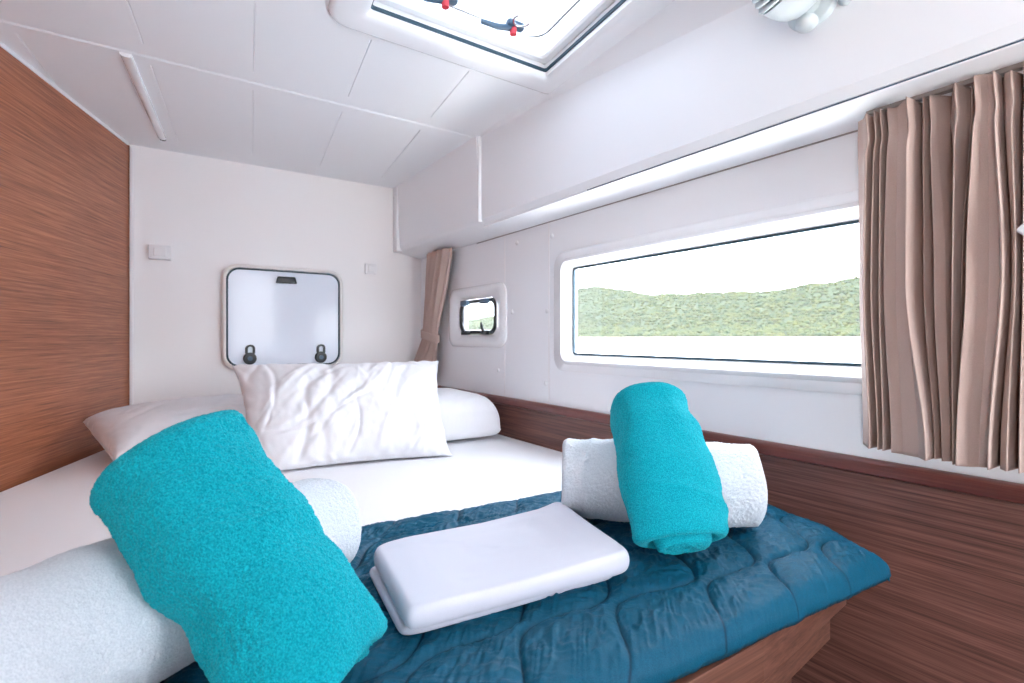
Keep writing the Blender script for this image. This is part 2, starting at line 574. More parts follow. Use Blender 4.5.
# ---- overhead box along the hull side
FX = 1.0
def overhead():
    def prof(y):
        zc = min(ZC - 0.006, 1.863 + 0.078 * (y - 0.605))            # crease where the face turns into the ceiling
        xc = FX - (ZC - zc) * 1.15
        return [(xc - 0.004, ZC), (xc, ZC - 0.0015), (FX - 0.002, zc + 0.002), (FX, zc - 0.002),
                (FX, 1.6225), (FX + 0.0105, 1.6030), (FX + 0.0140, 1.6025), (FX + 0.0140, 1.5995), (FX + 0.0100, 1.5985), (FX + 0.0105, 1.5965), (FX + 0.014, 1.5950), (WX, 1.586), (WX, ZC)]
    b = bmesh.new()
    ys_ = [YR, -0.1, 0.4, 0.9, 1.3, 1.690]
    L = [[b.verts.new((x, y, z)) for x, z in prof(y)] for y in ys_]
    k = len(L[0])
    for P, Q in zip(L, L[1:]):
        for i in range(k): b.faces.new((P[i], P[(i + 1) % k], Q[(i + 1) % k], Q[i]))
    b.faces.new(L[0]); b.faces.new(L[-1])
    o = link('trim_2', bm_mesh(b), M['liner'], None, True, 24)
    struct(o, 'white moulded overhead box above the window', 'overhead box')
    box('slot_shade', (FX + 0.0128, YR, 1.6000), (FX + 0.020, 1.12, 1.6022), M['bluegrey'], o, 0)  # dark strip standing in for the shade inside the slot
    box('joint_shade', (WX - 0.004, YR, 1.5838), (WX + 0.001, 1.95, 1.5862), M['gapshade'], o, 0)  # thin strip painting the shadow gap where soffit meets wall
    gx = 0.012
    prof2 = [(FX - 0.016, ZC - 0.0004), (FX + gx - 0.016, 1.640), (FX + gx - 0.015, 1.630), (FX + gx - 0.006, 1.616), (FX + gx, 1.612), (WX - 0.001, 1.588), (WX - 0.001, ZC - 0.0004)]
    p = extrude_profile('front_panel', prof2, (0, 1.697, 0), (0, BY - 0.001, 0), (1, 0, 0), (0, 0, 1), M['liner'], o, 28)
    p['label'] = 'flat white end panel of the overhead box'
    b = bmesh.new()
    add_box(b, (FX - 0.012, 1.688, 1.612), (FX + 0.03, 1.698, ZC - 0.001), 0.003)
    link('joint_cover', bm_mesh(b), M['gel'], o, True, 40)
    b = bmesh.new()
    add_box(b, (FX - 0.020, BY - 0.055, 1.612), (FX + 0.03, BY - 0.001, ZC - 0.004), 0.004)
    c = link('corner_strip', bm_mesh(b), M['liner'], o, True, 40)
    for z in (1.88, 1.68):
        b = bmesh.new()
        bmesh.ops.create_uvsphere(b, u_segments=12, v_segments=6, radius=0.006, matrix=Matrix.Translation((FX - 0.021, BY - 0.028, z)) @ Matrix.Diagonal((0.4, 1, 1, 1)))
        link('screw_cap', bm_mesh(b), M['gel'], c)
overhead()

# ------------------------------------------------------------------ main window
def main_window():
    e0 = empty('window_1', (WX, (WY0 + WY1) / 2, WZ0), 'long rectangular window over the bed looking onto a wooded shore', 'window', None, 'structure')
    O = (WX, (WY0 + WY1) / 2, (WZ0 + WZ1) / 2); U = (0, 1, 0); V = (0, 0, 1); N = (-1, 0, 0)
    w, h = WY1 - WY0, WZ1 - WZ0
    f = 0.052
    ring('window_frame', O, U, V, N, [
        (w + 2.7 * f, h + 1.9 * f, 0.05, -0.004), (w + 2.7 * f, h + 1.9 * f, 0.05, 0.003), (w + 2.55 * f, h + 1.75 * f, 0.047, 0.006),
        (w + 1.3 * f, h + 1.0 * f, 0.040, 0.008), (w + 1.05 * f, h + 0.8 * f, 0.036, 0.014), (w + 0.75 * f, h + 0.55 * f, 0.03, 0.016), (w + 0.22 * f, h + 0.2 * f, 0.020, 0.004),
        (w - 0.012, h - 0.012, 0.014, -0.016), (w - 0.012, h - 0.012, 0.014, -0.030), (w + 0.004, h + 0.004, 0.02, -0.030)], M['gel'], e0, closed=True, angle=40)
    ring('gasket', O, U, V, N, [(w - 0.006, h - 0.006, 0.016, -0.017), (w - 0.026, h - 0.024, 0.010, -0.014), (w - 0.026, h - 0.024, 0.010, -0.022), (w - 0.006, h - 0.006, 0.016, -0.022)], M['gasket'], e0)
    slab('pane', O, U, V, N, w - 0.010, h - 0.010, 0.014, -0.026, -0.021, M['glass'], e0)
main_window()

# ------------------------------------------------------------------ porthole
def porthole():
    e0 = empty('porthole', (WX, (PY0 + PY1) / 2, PZ0), 'small rounded porthole with black latches beside the tied-back curtain', 'porthole')
    w, h = PY1 - PY0, PZ1 - PZ0
    O = (WX, (PY0 + PY1) / 2, (PZ0 + PZ1) / 2); U = (0, 1, 0); V = (0, 0, 1); N = (-1, 0, 0)
    ring('surround', O, U, V, N, [
        (w + 0.165, h + 0.110, 0.05, -0.003), (w + 0.165, h + 0.110, 0.05, 0.006), (w + 0.150, h + 0.097, 0.045, 0.012), (w + 0.105, h + 0.070, 0.04, 0.014),
        (w + 0.085, h + 0.058, 0.04, 0.010), (w + 0.03, h + 0.022, 0.05, 0.004), (w + 0.004, h + 0.004, 0.05, -0.004), (w + 0.004, h + 0.004, 0.05, -0.03), (w + 0.02, h + 0.02, 0.05, -0.03)], M['gel'], e0, angle=50)
    fr = ring('opening_frame', O, U, V, N, [(w, h, 0.05, -0.012), (w - 0.012, h - 0.010, 0.045, -0.002), (w - 0.040, h - 0.030, 0.034, -0.002), (w - 0.050, h - 0.038, 0.03, -0.008), (w - 0.050, h - 0.038, 0.03, -0.016), (w, h, 0.05, -0.016)], M['black'], e0)
    slab('pane', O, U, V, N, w - 0.046, h - 0.034, 0.03, -0.015, -0.011, M['glass'], e0)
    for y in (-0.075, 0.095):
        hg = box('hinge', (WX - 0.012, O[1] + y - 0.030, O[2] + h / 2 - 0.026), (WX + 0.004, O[1] + y + 0.030, O[2] + h / 2 - 0.002), M['bluegrey'], e0, 0.004)
    for y in (-0.085, 0.080):
        lt = box('latch', (WX - 0.016, O[1] + y - 0.030, O[2] - h / 2 - 0.002), (WX + 0.002, O[1] + y + 0.030, O[2] - h / 2 + 0.016), M['black'], e0, 0.004)
        tube('lever', [(WX - 0.012, O[1] + y, O[2] - h / 2 + 0.012), (WX - 0.018, O[1] + y + 0.008, O[2] - h / 2 + 0.030), (WX - 0.016, O[1] + y + 0.016, O[2] - h / 2 + 0.048)], [0.008, 0.007, 0.005], M['black'], lt)
porthole()

# ------------------------------------------------------------------ hatch in the forward bulkhead
def wall_hatch():
    x0, x1, z0, z1 = 0.222, 0.722, 1.042, 1.494
    w, h = x1 - x0, z1 - z0
    O = ((x0 + x1) / 2, BY, (z0 + z1) / 2); U = (1, 0, 0); V = (0, 0, 1); N = (0, -1, 0)
    e0 = empty('wall_hatch', (O[0], BY, z0), 'square escape hatch with rounded white frame and milky pane on the white bulkhead', 'hatch')
    ring('frame', O, U, V, N, [(w, h, 0.062, -0.002), (w, h, 0.062, 0.034), (w - 0.006, h - 0.006, 0.060, 0.040), (w - 0.018, h - 0.018, 0.054, 0.043),
                               (w - 0.028, h - 0.028, 0.05, 0.041), (w - 0.032, h - 0.032, 0.05, 0.012), (w - 0.032, h - 0.032, 0.05, -0.002)], M['cream'], e0, angle=50)
    g = ring('gasket', O, U, V, N, [(w - 0.032, h - 0.032, 0.05, 0.004), (w - 0.032, h - 0.032, 0.05, 0.036), (w - 0.044, h - 0.044, 0.046, 0.036), (w - 0.044, h - 0.044, 0.046, 0.004)], M['gasket'], e0)
    slab('pane', O, U, V, N, w - 0.044, h - 0.044, 0.046, 0.004, 0.0335, M['acrylic'], e0)
    # handle
    b = bmesh.new()
    vs = add_box(b, (-0.040, -0.018, -0.0145), (0.040, 0.0, 0.0145), 0.004, 3)
    for v in vs:
        v.co.x *= 1.0 - 0.10 * (v.co.z / 0.0145)
        v.co = Vector((0.472 + v.co.x, BY - 0.033 + v.co.y, 1.436 + v.co.z))
    link('grip', bm_mesh(b), M['black'], e0, True, 50)
    for x in (0.326, 0.620):
        z = 1.092
        k = ring('latch', (x, BY - 0.0335, z), U, V, N, [(0.052, 0.052, 0.026, 0.0), (0.052, 0.052, 0.026, 0.010), (0.044, 0.044, 0.022, 0.014), (0.030, 0.030, 0.015, 0.015)], M['black'], e0, closed=False, cap=True)
        ring('latch_bail', (x + 0.002, BY - 0.0335, z + 0.034), U, V, N, [(0.040, 0.050, 0.019, 0.0, 0, 0), (0.034, 0.050, 0.015, 0.010), (0.020, 0.034, 0.009, 0.010), (0.018, 0.034, 0.008, 0.0)], M['black'], k)
        tube('pivot', [(x, BY - 0.048, z), (x, BY - 0.053, z)], 0.010, M['bluegrey'], k)
wall_hatch()

# ------------------------------------------------------------------ switches
def switch(name, x, z, w, h, label, d):
    e0 = empty(name, (x, BY, z), label, 'switch', 'switches on the white bulkhead')
    O = (x, BY, z); U = (1, 0, 0); V = (0, 0, 1); N = (0, -1, 0)
    slab('plate', O, U, V, N, w, h, 0.004, 0.0, d, M['switch'], e0, 0.003)
    ring('rocker', O, U, V, N, [(w * 0.55, h * 0.6, 0.003, d - 0.001), (w * 0.55, h * 0.6, 0.003, d + 0.002), (w * 0.5, h * 0.55, 0.003, d + 0.004)], M['switch'], e0, closed=False, cap=True)
switch('light_switch', 0.006, 1.520, 0.076, 0.056, 'white switch box beside the wooden bulkhead, left of the hatch', 0.034)
switch('light_switch', 0.866, 1.519, 0.058, 0.052, 'small white switch plate right of the hatch, under the overhead box', 0.010)

# ------------------------------------------------------------------ roof hatch
def roof_hatch():
    k = 0.13
    O = Vector((0.633, 0.945, ZC)); U = Vector((1, 0.01, 0)); V = Vector((k, 1, 0)); N = Vector((0, 0, -1))
    e0 = empty('roof_hatch', O, 'white framed roof hatch with clear pane and dark handles in the ceiling', 'hatch')
    w, h = 0.508, 0.490
    ring('surround', O, U, V, N, [
        (w + 0.190, h + 0.170, 0.05, -0.003), (w + 0.190, h + 0.170, 0.05, 0.004), (w + 0.180, h + 0.160, 0.047, 0.010), (w + 0.160, h + 0.142, 0.042, 0.012),
        (w + 0.06, h + 0.055, 0.020, 0.010), (w + 0.035, h + 0.030, 0.012, 0.008), (w + 0.014, h + 0.014, 0.008, 0.002),
        (w + 0.010, h + 0.010, 0.010, -0.012), (w + 0.010, h + 0.010, 0.01, -0.06), (w + 0.028, h + 0.028, 0.02, -0.06)], M['gel'], e0, angle=50)
    ring('gasket', O, U, V, N, [(w + 0.010, h + 0.010, 0.008, -0.008), (w + 0.004, h + 0.004, 0.008, -0.008), (w + 0.002, h + 0.002, 0.008, -0.016), (w + 0.010, h + 0.010, 0.008, -0.016)], M['gasket'], e0)
    ring('lid_frame', O, U, V, N, [(w + 0.008, h + 0.008, 0.010, -0.030), (w - 0.030, h - 0.030, 0.012, -0.030), (w - 0.040, h - 0.040, 0.014, -0.036), (w - 0.040, h - 0.040, 0.014, -0.055), (w + 0.008, h + 0.008, 0.010, -0.055)], M['gel'], e0)
    pane = slab('pane', O, U, V, N, w - 0.038, h - 0.038, 0.014, -0.052, -0.040, M['hatchglass'], e0)
    ring('inner_seal', O, U, V, N, [(w - 0.120, h - 0.120, 0.06, -0.0395), (w - 0.128, h - 0.128, 0.056, -0.038), (w - 0.136, h - 0.136, 0.052, -0.0395)], M['steel'], e0)
    P = lambda x, y, d: O + U * x + V * y + N * d
    for sx, flip in ((-0.125, 1), (0.066, 1)):
        base = slab('handle', P(sx + 0.03, 0.150, 0), U, V, N, 0.050, 0.026, 0.008, -0.040, -0.028, M['bluegrey'], e0, 0.003)
        tube('lever', [P(sx + 0.02, 0.152, -0.026), P(sx - 0.02, 0.158, -0.020), P(sx - 0.065, 0.160, -0.019)], [0.008, 0.0075, 0.006], M['bluegrey'], base)
        tube('release_button', [P(sx + 0.024, 0.150, -0.026), P(sx + 0.024, 0.150, -0.010)], 0.009, M['red'], base)
        tube('bail', [P(sx + 0.032 + 0.022 * math.cos(a), 0.118 + 0.022 * math.sin(a), -0.030) for a in [i * math.pi / 10 - 0.2 for i in range(14)]], 0.003, M['steel'], base)
roof_hatch()

# ------------------------------------------------------------------ cabin lamp / fan on the overhead box
def cabin_lamp():
    c = Vector((FX - 0.072, 0.492, 1.803))
    e0 = empty('cabin_fan', (FX, c.y, c.z), 'white finned swivel cabin fan on the overhead box by the roof hatch', 'fan')
    X = Vector((-0.70, 0.26, 0.52)).normalized()          # the way it faces
    A = Vector((0, 0, 1)); S = X.cross(A).normalized(); T = S.cross(X)
    mt = Matrix((S, T, X)).transposed().to_4x4()
    def lathe(name, prof, mat, parent, n=32, off=Vector((0, 0, 0)), sq=1.0):
        b = bmesh.new(); rings = []
        for r, z in prof:
            rings.append([b.verts.new(c + off + mt @ Vector((r * math.cos(2 * math.pi * i / n), r * sq * math.sin(2 * math.pi * i / n), z))) for i in range(n)])
        for P, Q in zip(rings, rings[1:]):
            for i in range(n): b.faces.new((P[i], P[(i + 1) % n], Q[(i + 1) % n], Q[i]))
        b.faces.new(rings[0]); b.faces.new(rings[-1])
        return link(name, bm_mesh(b), mat, parent, True, 40)
    lathe('housing', [(0.012, -0.050), (0.030, -0.046), (0.046, -0.034), (0.055, -0.014), (0.058, 0.004)], M['fan'], e0)
    for i in range(4):
        z = 0.010 + i * 0.011
        r = 0.060 - i * 0.002
        lathe('fin', [(r - 0.010, z - 0.002), (r, z - 0.002), (r + 0.001, z + 0.001), (r - 0.002, z + 0.0035), (r - 0.010, z + 0.0035)], M['fan'], e0)
    lathe('core', [(0.046, 0.0), (0.046, 0.046), (0.040, 0.050), (0.012, 0.052)], M['bluegrey'], e0)
    lathe('front_ring', [(0.040, 0.050), (0.052, 0.050), (0.052, 0.056), (0.040, 0.056)], M['fan'], e0)
    # swivel arm and knob
    k = Vector((FX, c.y + 0.005, c.z - 0.072))
    b = bmesh.new()
    bmesh.ops.create_uvsphere(b, u_segments=20, v_segments=12, radius=0.019, matrix=Matrix.Translation((FX - 0.034, c.y - 0.006, c.z - 0.058)) @ Matrix.Diagonal((0.9, 1, 0.8, 1)))
    link('swivel_knob', bm_mesh(b), M['fan'], e0)
    tube('bracket', [(FX + 0.002, c.y - 0.055, c.z - 0.030), (FX - 0.022, c.y - 0.066, c.z - 0.022), (FX - 0.050, c.y - 0.062, c.z - 0.004), (FX - 0.060, c.y - 0.058, c.z + 0.03)], [0.012, 0.010, 0.009, 0.008], M['fan'], e0)
    slab('wall_plate', (FX, c.y, c.z), (0, 1, 0), (0, 0, 1), (-1, 0, 0), 0.085, 0.10, 0.03, -0.001, 0.012, M['fan'], e0, 0.004)
    tube('stem', [(FX - 0.008, c.y, c.z), c - X * 0.045], 0.018, M['fan'], e0)
cabin_lamp()

# ------------------------------------------------------------------ curtains
def big_curtain():
    yl = 0.448
    # fold vertices: (y at top, y at mid, y at bottom, x offset)   negative = towards the room
    out = [(0.448, 0.446, 0.440, 0.004), (0.436, 0.436, 0.430, -0.006), (0.4245, 0.428, 0.417, -0.020), (0.4225, 0.423, 0.4145, 0.018),
           (0.413, 0.417, 0.405, -0.018), (0.4105, 0.413, 0.402, 0.020), (0.4035, 0.404, 0.397, -0.018), (0.401, 0.401, 0.3945, 0.016),
           (0.3925, 0.397, 0.385, -0.016), (0.380, 0.382, 0.372, -0.010), (0.366, 0.364, 0.348, -0.012), (0.361, 0.361, 0.332, -0.026), (0.354, 0.352, 0.330, 0.022),
           (0.344, 0.342, 0.3275, -0.010), (0.340, 0.336, 0.321, 0.012), (0.333, 0.326, 0.316, -0.014), (0.328, 0.315, 0.308, -0.006), (0.315, 0.307, 0.303, 0.020),
           (0.2975, 0.300, 0.299, -0.022), (0.291, 0.297, 0.2965, 0.004), (0.286, 0.2955, 0.296, 0.016), (0.2815, 0.294, 0.2950, -0.006), (0.2785, 0.2915, 0.2945, 0.016), (0.2755, 0.286, 0.2942, 0.006),
           (0.2735, 0.2815, 0.2940, -0.024), (0.268, 0.270, 0.281, -0.017), (0.261, 0.258, 0.270, -0.012), (0.2535, 0.246, 0.259, -0.012), (0.2505, 0.2395, 0.2545, -0.026), (0.2485, 0.238, 0.2525, 0.012),
           (0.240, 0.232, 0.245, -0.012), (0.232, 0.227, 0.236, -0.020), (0.226, 0.222, 0.230, 0.016)]
    y = 0.218
    i = 0
    while y > -0.40:
        out.append((y, y, y + 0.004, -0.020 if i % 2 == 0 else 0.018))
        y -= 0.011 if i % 2 == 0 else 0.016 + 0.008 * ((i * 7) % 3)
        i += 1
    out = np.array(out)
    s = np.arange(len(out)); sf = np.linspace(0, len(out) - 1, (len(out) - 1) * 10 + 1)
    def interp(col):
        k = np.minimum(np.floor(sf).astype(int), len(out) - 2); f = sf - k
        f = f * f * (3 - 2 * f) * 0.6 + f * 0.4
        return col[k] * (1 - f) + col[k + 1] * f
    yt, ym, yb = interp(out[:, 0]), interp(out[:, 1]), interp(out[:, 2])
    xo = interp(out[:, 3])
    z0, z1 = 0.983, 1.582
    rows = np.concatenate([np.linspace(z1, z1 - 0.07, 12), np.linspace(z1 - 0.085, z0 + 0.012, 36), [z0 + 0.008, z0]])
    V = []
    nu = len(sf)
    for z in rows:
        q = (z1 - z) / (z1 - z0)
        if q < 0.5: yv = yt + (ym - yt) * sstep(0, 0.5, np.array(q))
        else: yv = ym + (yb - ym) * sstep(0.5, 1.0, np.array(q))
        amp = 1.15 + 0.35 * q
        # shirred header: pinched at the tape, fanned above
        pin = math.exp(-((q - 0.075) / 0.035) ** 2)
        amp *= 1 - 0.40 * pin
        w = 0.0025 * vn(np.stack([yv * 30, np.full(nu, z * 6), np.zeros(nu)], 1), 1.0, 5) * (0.4 + q)
        hz = 0.006 * vn(np.stack([yv * 60, np.zeros(nu), np.zeros(nu)], 1), 1.0, 9) if z > z1 - 0.02 else 0
        sag = 0.003 * vn(np.stack([yv * 25, np.zeros(nu), np.zeros(nu)], 1), 1.0, 19) if z < z0 + 0.02 else 0
        V.append(np.stack([1.072 + xo * amp + w, yv + w * 0.5, np.full(nu, z) + hz + sag], 1))
    V = np.concatenate(V)
    me = from_np(V, grid_faces(nu, len(rows)))
    e0 = empty('curtain', (1.072, 0.1, 1.585), 'long pleated taupe curtain drawn over the right end of the window', 'curtain')
    o = link('curtain_cloth', me, M['curtain'], e0)
    sd = o.modifiers.new('solid', 'SOLIDIFY'); sd.thickness = 0.0014; sd.offset = 0
    # rail with hooks, its grey standing in for the shadow line over the heading
    box('curtain_rail', (1.066, -0.45, 1.5835), (1.082, 0.432, 1.5925), M['gapshade'], e0, 0.002)
big_curtain()

def tied_curtain():
    """gathered curtain in the forward corner, held by a band"""
    zs = [1.583, 1.56, 1.53, 1.45, 1.37, 1.29, 1.235, 1.205, 1.190, 1.175, 1.14, 1.09, 1.03, 0.97]
    y0 = [2.095, 2.095, 2.105, 2.135, 2.170, 2.205, 2.228, 2.238, 2.240, 2.240, 2.248, 2.262, 2.275, 2.28]
    y1 = [2.335, 2.335, 2.338, 2.345, 2.355, 2.370, 2.385, 2.392, 2.394, 2.400, 2.425, 2.465, 2.500, 2.51]
    dp = [0.030, 0.030, 0.032, 0.034, 0.032, 0.028, 0.023, 0.020, 0.019, 0.021, 0.027, 0.034, 0.038, 0.04]
    zz_ = np.linspace(zs[0], zs[-1], 90)
    Y0 = np.interp(zz_, zs[::-1], y0[::-1]); Y1 = np.interp(zz_, zs[::-1], y1[::-1]); D = np.interp(zz_, zs[::-1], dp[::-1])
    n = 150
    V = []
    for j, z in enumerate(zz_):
        th = np.linspace(0, 2 * math.pi, n, endpoint=False)
        sq = np.sign(np.cos(th)) * np.abs(np.cos(th)) ** 0.75
        yv = (Y0[j] + Y1[j]) / 2 + (Y1[j] - Y0[j]) / 2 * sq
        fold = 0.5 + 0.5 * np.cos((yv - Y0[j]) / max(Y1[j] - Y0[j], 1e-3) * 2 * math.pi * 5.0 + 0.6 + 0.5 * math.sin(z * 5))
        rip = 0.18 + 0.82 * fold ** 0.9
        xv = 1.086 - D[j] * np.sin(th) * rip
        V.append(np.stack([xv, yv, np.full(n, z)], 1))
    V = np.concatenate(V)
    F = [tuple(f) for f in grid_faces(n, len(zz_), True)]
    F.append(tuple(range(n))); F.append(tuple(range((len(zz_) - 1) * n, len(zz_) * n)))
    me = from_np(V, F); fix_normals(me)
    e0 = empty('curtain', (1.086, 2.25, 1.585), 'narrow taupe curtain tied back in the corner beside the porthole', 'curtain')
    link('curtain_cloth', me, M['curtain'], e0, True, 70)
    b = bmesh.new(); rings = []
    for z, g in ((1.172, 0.001), (1.1725, 0.004), (1.208, 0.004), (1.2085, 0.001)):
        yc, yw = 2.317, 0.082 + g; xw = 0.022 + g
        tilt = 0.05
        rings.append([b.verts.new((1.086 - xw * math.sin(a), yc + yw * math.copysign(abs(math.cos(a)) ** 0.75, math.cos(a)), z + tilt * (math.cos(a)) * 0.3)) for a in [2 * math.pi * i / 40 for i in range(40)]])
    for P, Q in zip(rings, rings[1:]):
        for i in range(40): b.faces.new((P[i], P[(i + 1) % 40], Q[(i + 1) % 40], Q[i]))
    link('tie_band', bm_mesh(b), M['curtain'], e0, True, 50)
tied_curtain()

def tieback_hook():
    c = Vector((1.02, 0.2000, 1.334))
    e0 = empty('curtain_clip', c, 'white plastic clip at the edge of the long taupe curtain', 'clip')
    mt = Matrix.Translation(c) @ Matrix.Rotation(math.radians(45), 4, 'X')
    box('clip_body', (-0.005, -0.015, -0.015), (0.006, 0.015, 0.015), M['switch'], e0, 0.004, 3, mt)
    box('clip_pin', (0.004, -0.006, -0.006), (0.030, 0.006, 0.006), M['switch'], e0, 0.002, 2, Matrix.Translation(c))
tieback_hook()

# ================================================================== THE BERTH
def left_x(y, m=0.0):
    return -0.092 - 0.352 * (BY - y) + m
def chamfer_x(y):
    return 0.945 + (y - 0.385) * 0.655

def berth():
    e0 = empty('berth_base', (0.3, 1.4, 0.0), 'wood-panelled berth base under the mattress with overhanging foot board', 'bed base')
    rx = WX - 0.004
    foot = [(0.67, 0.393), (0.985, 0.428), (rx, 0.66)]
    inner = [(left_x(0.415, 0.008), 0.415), (0.67, 0.415), (0.972, 0.449), (rx, 0.70)]
    prism('platform', inner + [(rx, BY - 0.004), (-0.075, BY - 0.004)], 0.655, 0.690, M['woodF'], e0, 0)
    prism('foot_board', [(left_x(0.393, 0.008), 0.393)] + foot + inner[::-1], 0.720, 0.778, M['woodF'], e0, 0.002, 2)
    lo = [(left_x(0.47, 0.008), 0.47), (0.885, 0.47), (rx, 0.90), (rx, BY - 0.006), (-0.07, BY - 0.006)]
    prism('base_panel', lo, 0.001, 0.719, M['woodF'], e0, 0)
berth()

def mattress():
    rx = WX - 0.006
    poly = [(left_x(0.418, 0.012), 0.418), (0.67, 0.418), (0.965, 0.452), (rx, 0.71), (rx, BY - 0.02), (-0.074, BY - 0.02)]
    o = prism('mattress', poly, 0.692, 0.800, M['sheet'], None, 0.018, 4)
    tag(o, 'white sheeted mattress filling the tapered berth', 'mattress')
mattress()

# ------------------------------------------------------------------ quilt
QX0 = -0.80
def quilt():
    nu, nv = 640, 330
    tv = np.concatenate([np.linspace(0, 0.05, 16), np.linspace(0.05, 0.93, nv - 30)[1:], np.linspace(0.93, 1.0, 15)[1:]])
    nv = len(tv)
    su = np.concatenate([np.linspace(0, 0.30, 60), np.linspace(0.30, 0.96, nu - 100)[1:], np.linspace(0.96, 1, 42)[1:]])
    nu = len(su)
    def y_front(x): return 0.362 + (0.97 - x) * 0.062
    def y_back(x): return 1.022 - 0.075 * (x + 0.187) / 0.97
    def x_right(y): return np.interp(y, [0.30, 0.362, 0.48, 0.665, 2], [0.940, 0.985, 1.060, 1.117, 1.117])
    V = np.zeros((nv, nu, 3))
    for j, t in enumerate(tv):
        x = np.full(nu, 0.5)
        for it in range(4):
            y = y_front(x) + (y_back(x) - y_front(x)) * t
            xl = left_x(y, 0.03)
            x = xl + (x_right(y) - xl) * su
        y = y_front(x) + (y_back(x) - y_front(x)) * t
        V[j, :, 0] = x; V[j, :, 1] = y
    X = V[:, :, 0].ravel(); Y = V[:, :, 1].ravel()
    ef = Y - y_front(X)
    ec = (x_right(Y) - X) * 0.80
    eb = y_back(X) - Y
    er = 1.117 - X
    # stitched ogee pattern
    a = math.radians(24)
    p = X * math.cos(a) + Y * math.sin(a); q = -X * math.sin(a) + Y * math.cos(a)
    P3 = np.stack([X, Y, np.zeros_like(X)], 1)
    p = p + 0.012 * vn(P3, 7.0, 3); q = q + 0.012 * vn(P3, 6.0, 4)
    sp = 0.072; A = 0.026; Lw = 0.24
    dmin = np.full_like(X, 9.0)
    for k in range(-10, 18):
        ph = 2 * math.pi * p / Lw + (math.pi if k % 2 else 0)
        ln = k * sp + A * np.sin(ph)
        sl = A * 2 * math.pi / Lw * np.cos(ph)
        dmin = np.minimum(dmin, np.abs(q - ln) / np.sqrt(1 + sl * sl))
    puff = 0.0058 * (1 - np.exp(-(dmin / 0.0034) ** 1.1)) + 0.0035 * sstep(0, 0.04, dmin)
    near = np.exp(-(dmin / 0.028) ** 2)
    # crinkles pulled across the stitching
    cr = fbm(np.stack([p * 55, q * 16, np.zeros_like(p)], 1), 1.0, 21, 2)
    cr2 = fbm(np.stack([p * 24 + q * 10, q * 42, np.zeros_like(p)], 1), 1.0, 31, 2)
    cr3 = fbm(np.stack([p * 20, q * 75, np.zeros_like(p)], 1), 1.0, 51, 2)
    cr4 = 1 - np.abs(vn(np.stack([X * 22 + Y * 20, X * 150 - Y * 135, 0 * p], 1), 1.0, 77))
    cr5 = 1 - np.abs(vn(np.stack([X * 30 - Y * 14, X * 75 + Y * 150, 0 * p], 1), 1.0, 78))
    patch = 0.5 + 0.5 * vn(P3, 14.0, 79)
    wr = (0.0008 + 0.0012 * near) * cr + 0.0010 * cr2 + 0.0014 * cr3 + 0.0042 * patch * (cr4 ** 2 - 0.4) + 0.0038 * (1 - patch) * (cr5 ** 2 - 0.4) + 0.0009 * vn(np.stack([p * 60, q * 190, 0 * p], 1), 1.0, 61) + 0.003 * vn(P3, 9.0, 41)
    wr = wr * (1 - 0.6 * np.exp(-(dmin / 0.004) ** 2))
    calm = sstep(0.0, 0.05, np.minimum(np.minimum(ef, ec), eb))
    top = 0.826 + puff * (0.25 + 0.75 * calm) + wr * (0.4 + 0.6 * calm)
    e = np.minimum(ef, np.minimum(ec, 9))
    R = 0.022
    drop = np.where(e < R, R - np.sqrt(np.maximum(R * R - (R - np.maximum(e, 0)) ** 2, 0)), 0)
    eb2 = np.minimum(eb, er + 0.004)
    R2 = 0.016
    drop2 = np.where(eb2 < R2, 1.25 * (R2 - np.sqrt(np.maximum(R2 * R2 - (R2 - np.maximum(eb2, 0)) ** 2, 0))), 0)
    # a light sag beyond the mattress edge towards the foot corner
    Z = top - drop * 1.15 - drop2 - 0.006 * sstep(0.10, 0.0, e)
    keep = np.maximum(Z, 0.793)
    V = np.stack([X, Y, keep], 1)
    # hem row turned under
    me_faces = [grid_faces(nu, nv)]
    bd = np.concatenate([np.arange(nu), np.arange(1, nv) * nu + nu - 1])        # front edge then right edge
    hem = V[bd].copy()
    hem[:, 2] -= 0.010
    cx = np.array([0.3, 0.8])
    dv = cx - hem[:, :2]; dv /= np.linalg.norm(dv, axis=1)[:, None]
    hem[:nu, 1] += 0.004
    hem[nu:, 0] -= 0.005
    off = len(V)
    V = np.concatenate([V, hem])
    n1 = len(bd)
    i = np.arange(n1 - 1)
    me_faces.append(np.stack([bd[i], off + i, off + i + 1, bd[i + 1]], 1))
    me = from_np(V, np.concatenate(me_faces)); fix_normals(me)
    at = me.attributes.new('thread', 'FLOAT', 'POINT')
    th = np.zeros(len(V), dtype=np.float32); th[:len(dmin)] = np.exp(-(dmin / 0.0013) ** 2)
    at.data.foreach_set('value', th)
    o = link('quilt', me, M['quilt'], None)
    sd = o.modifiers.new('solid', 'SOLIDIFY'); sd.thickness = 0.005; sd.offset = -1
    tag(o, 'dark blue stitched quilt folded across the foot of the bed', 'quilt')
quilt()

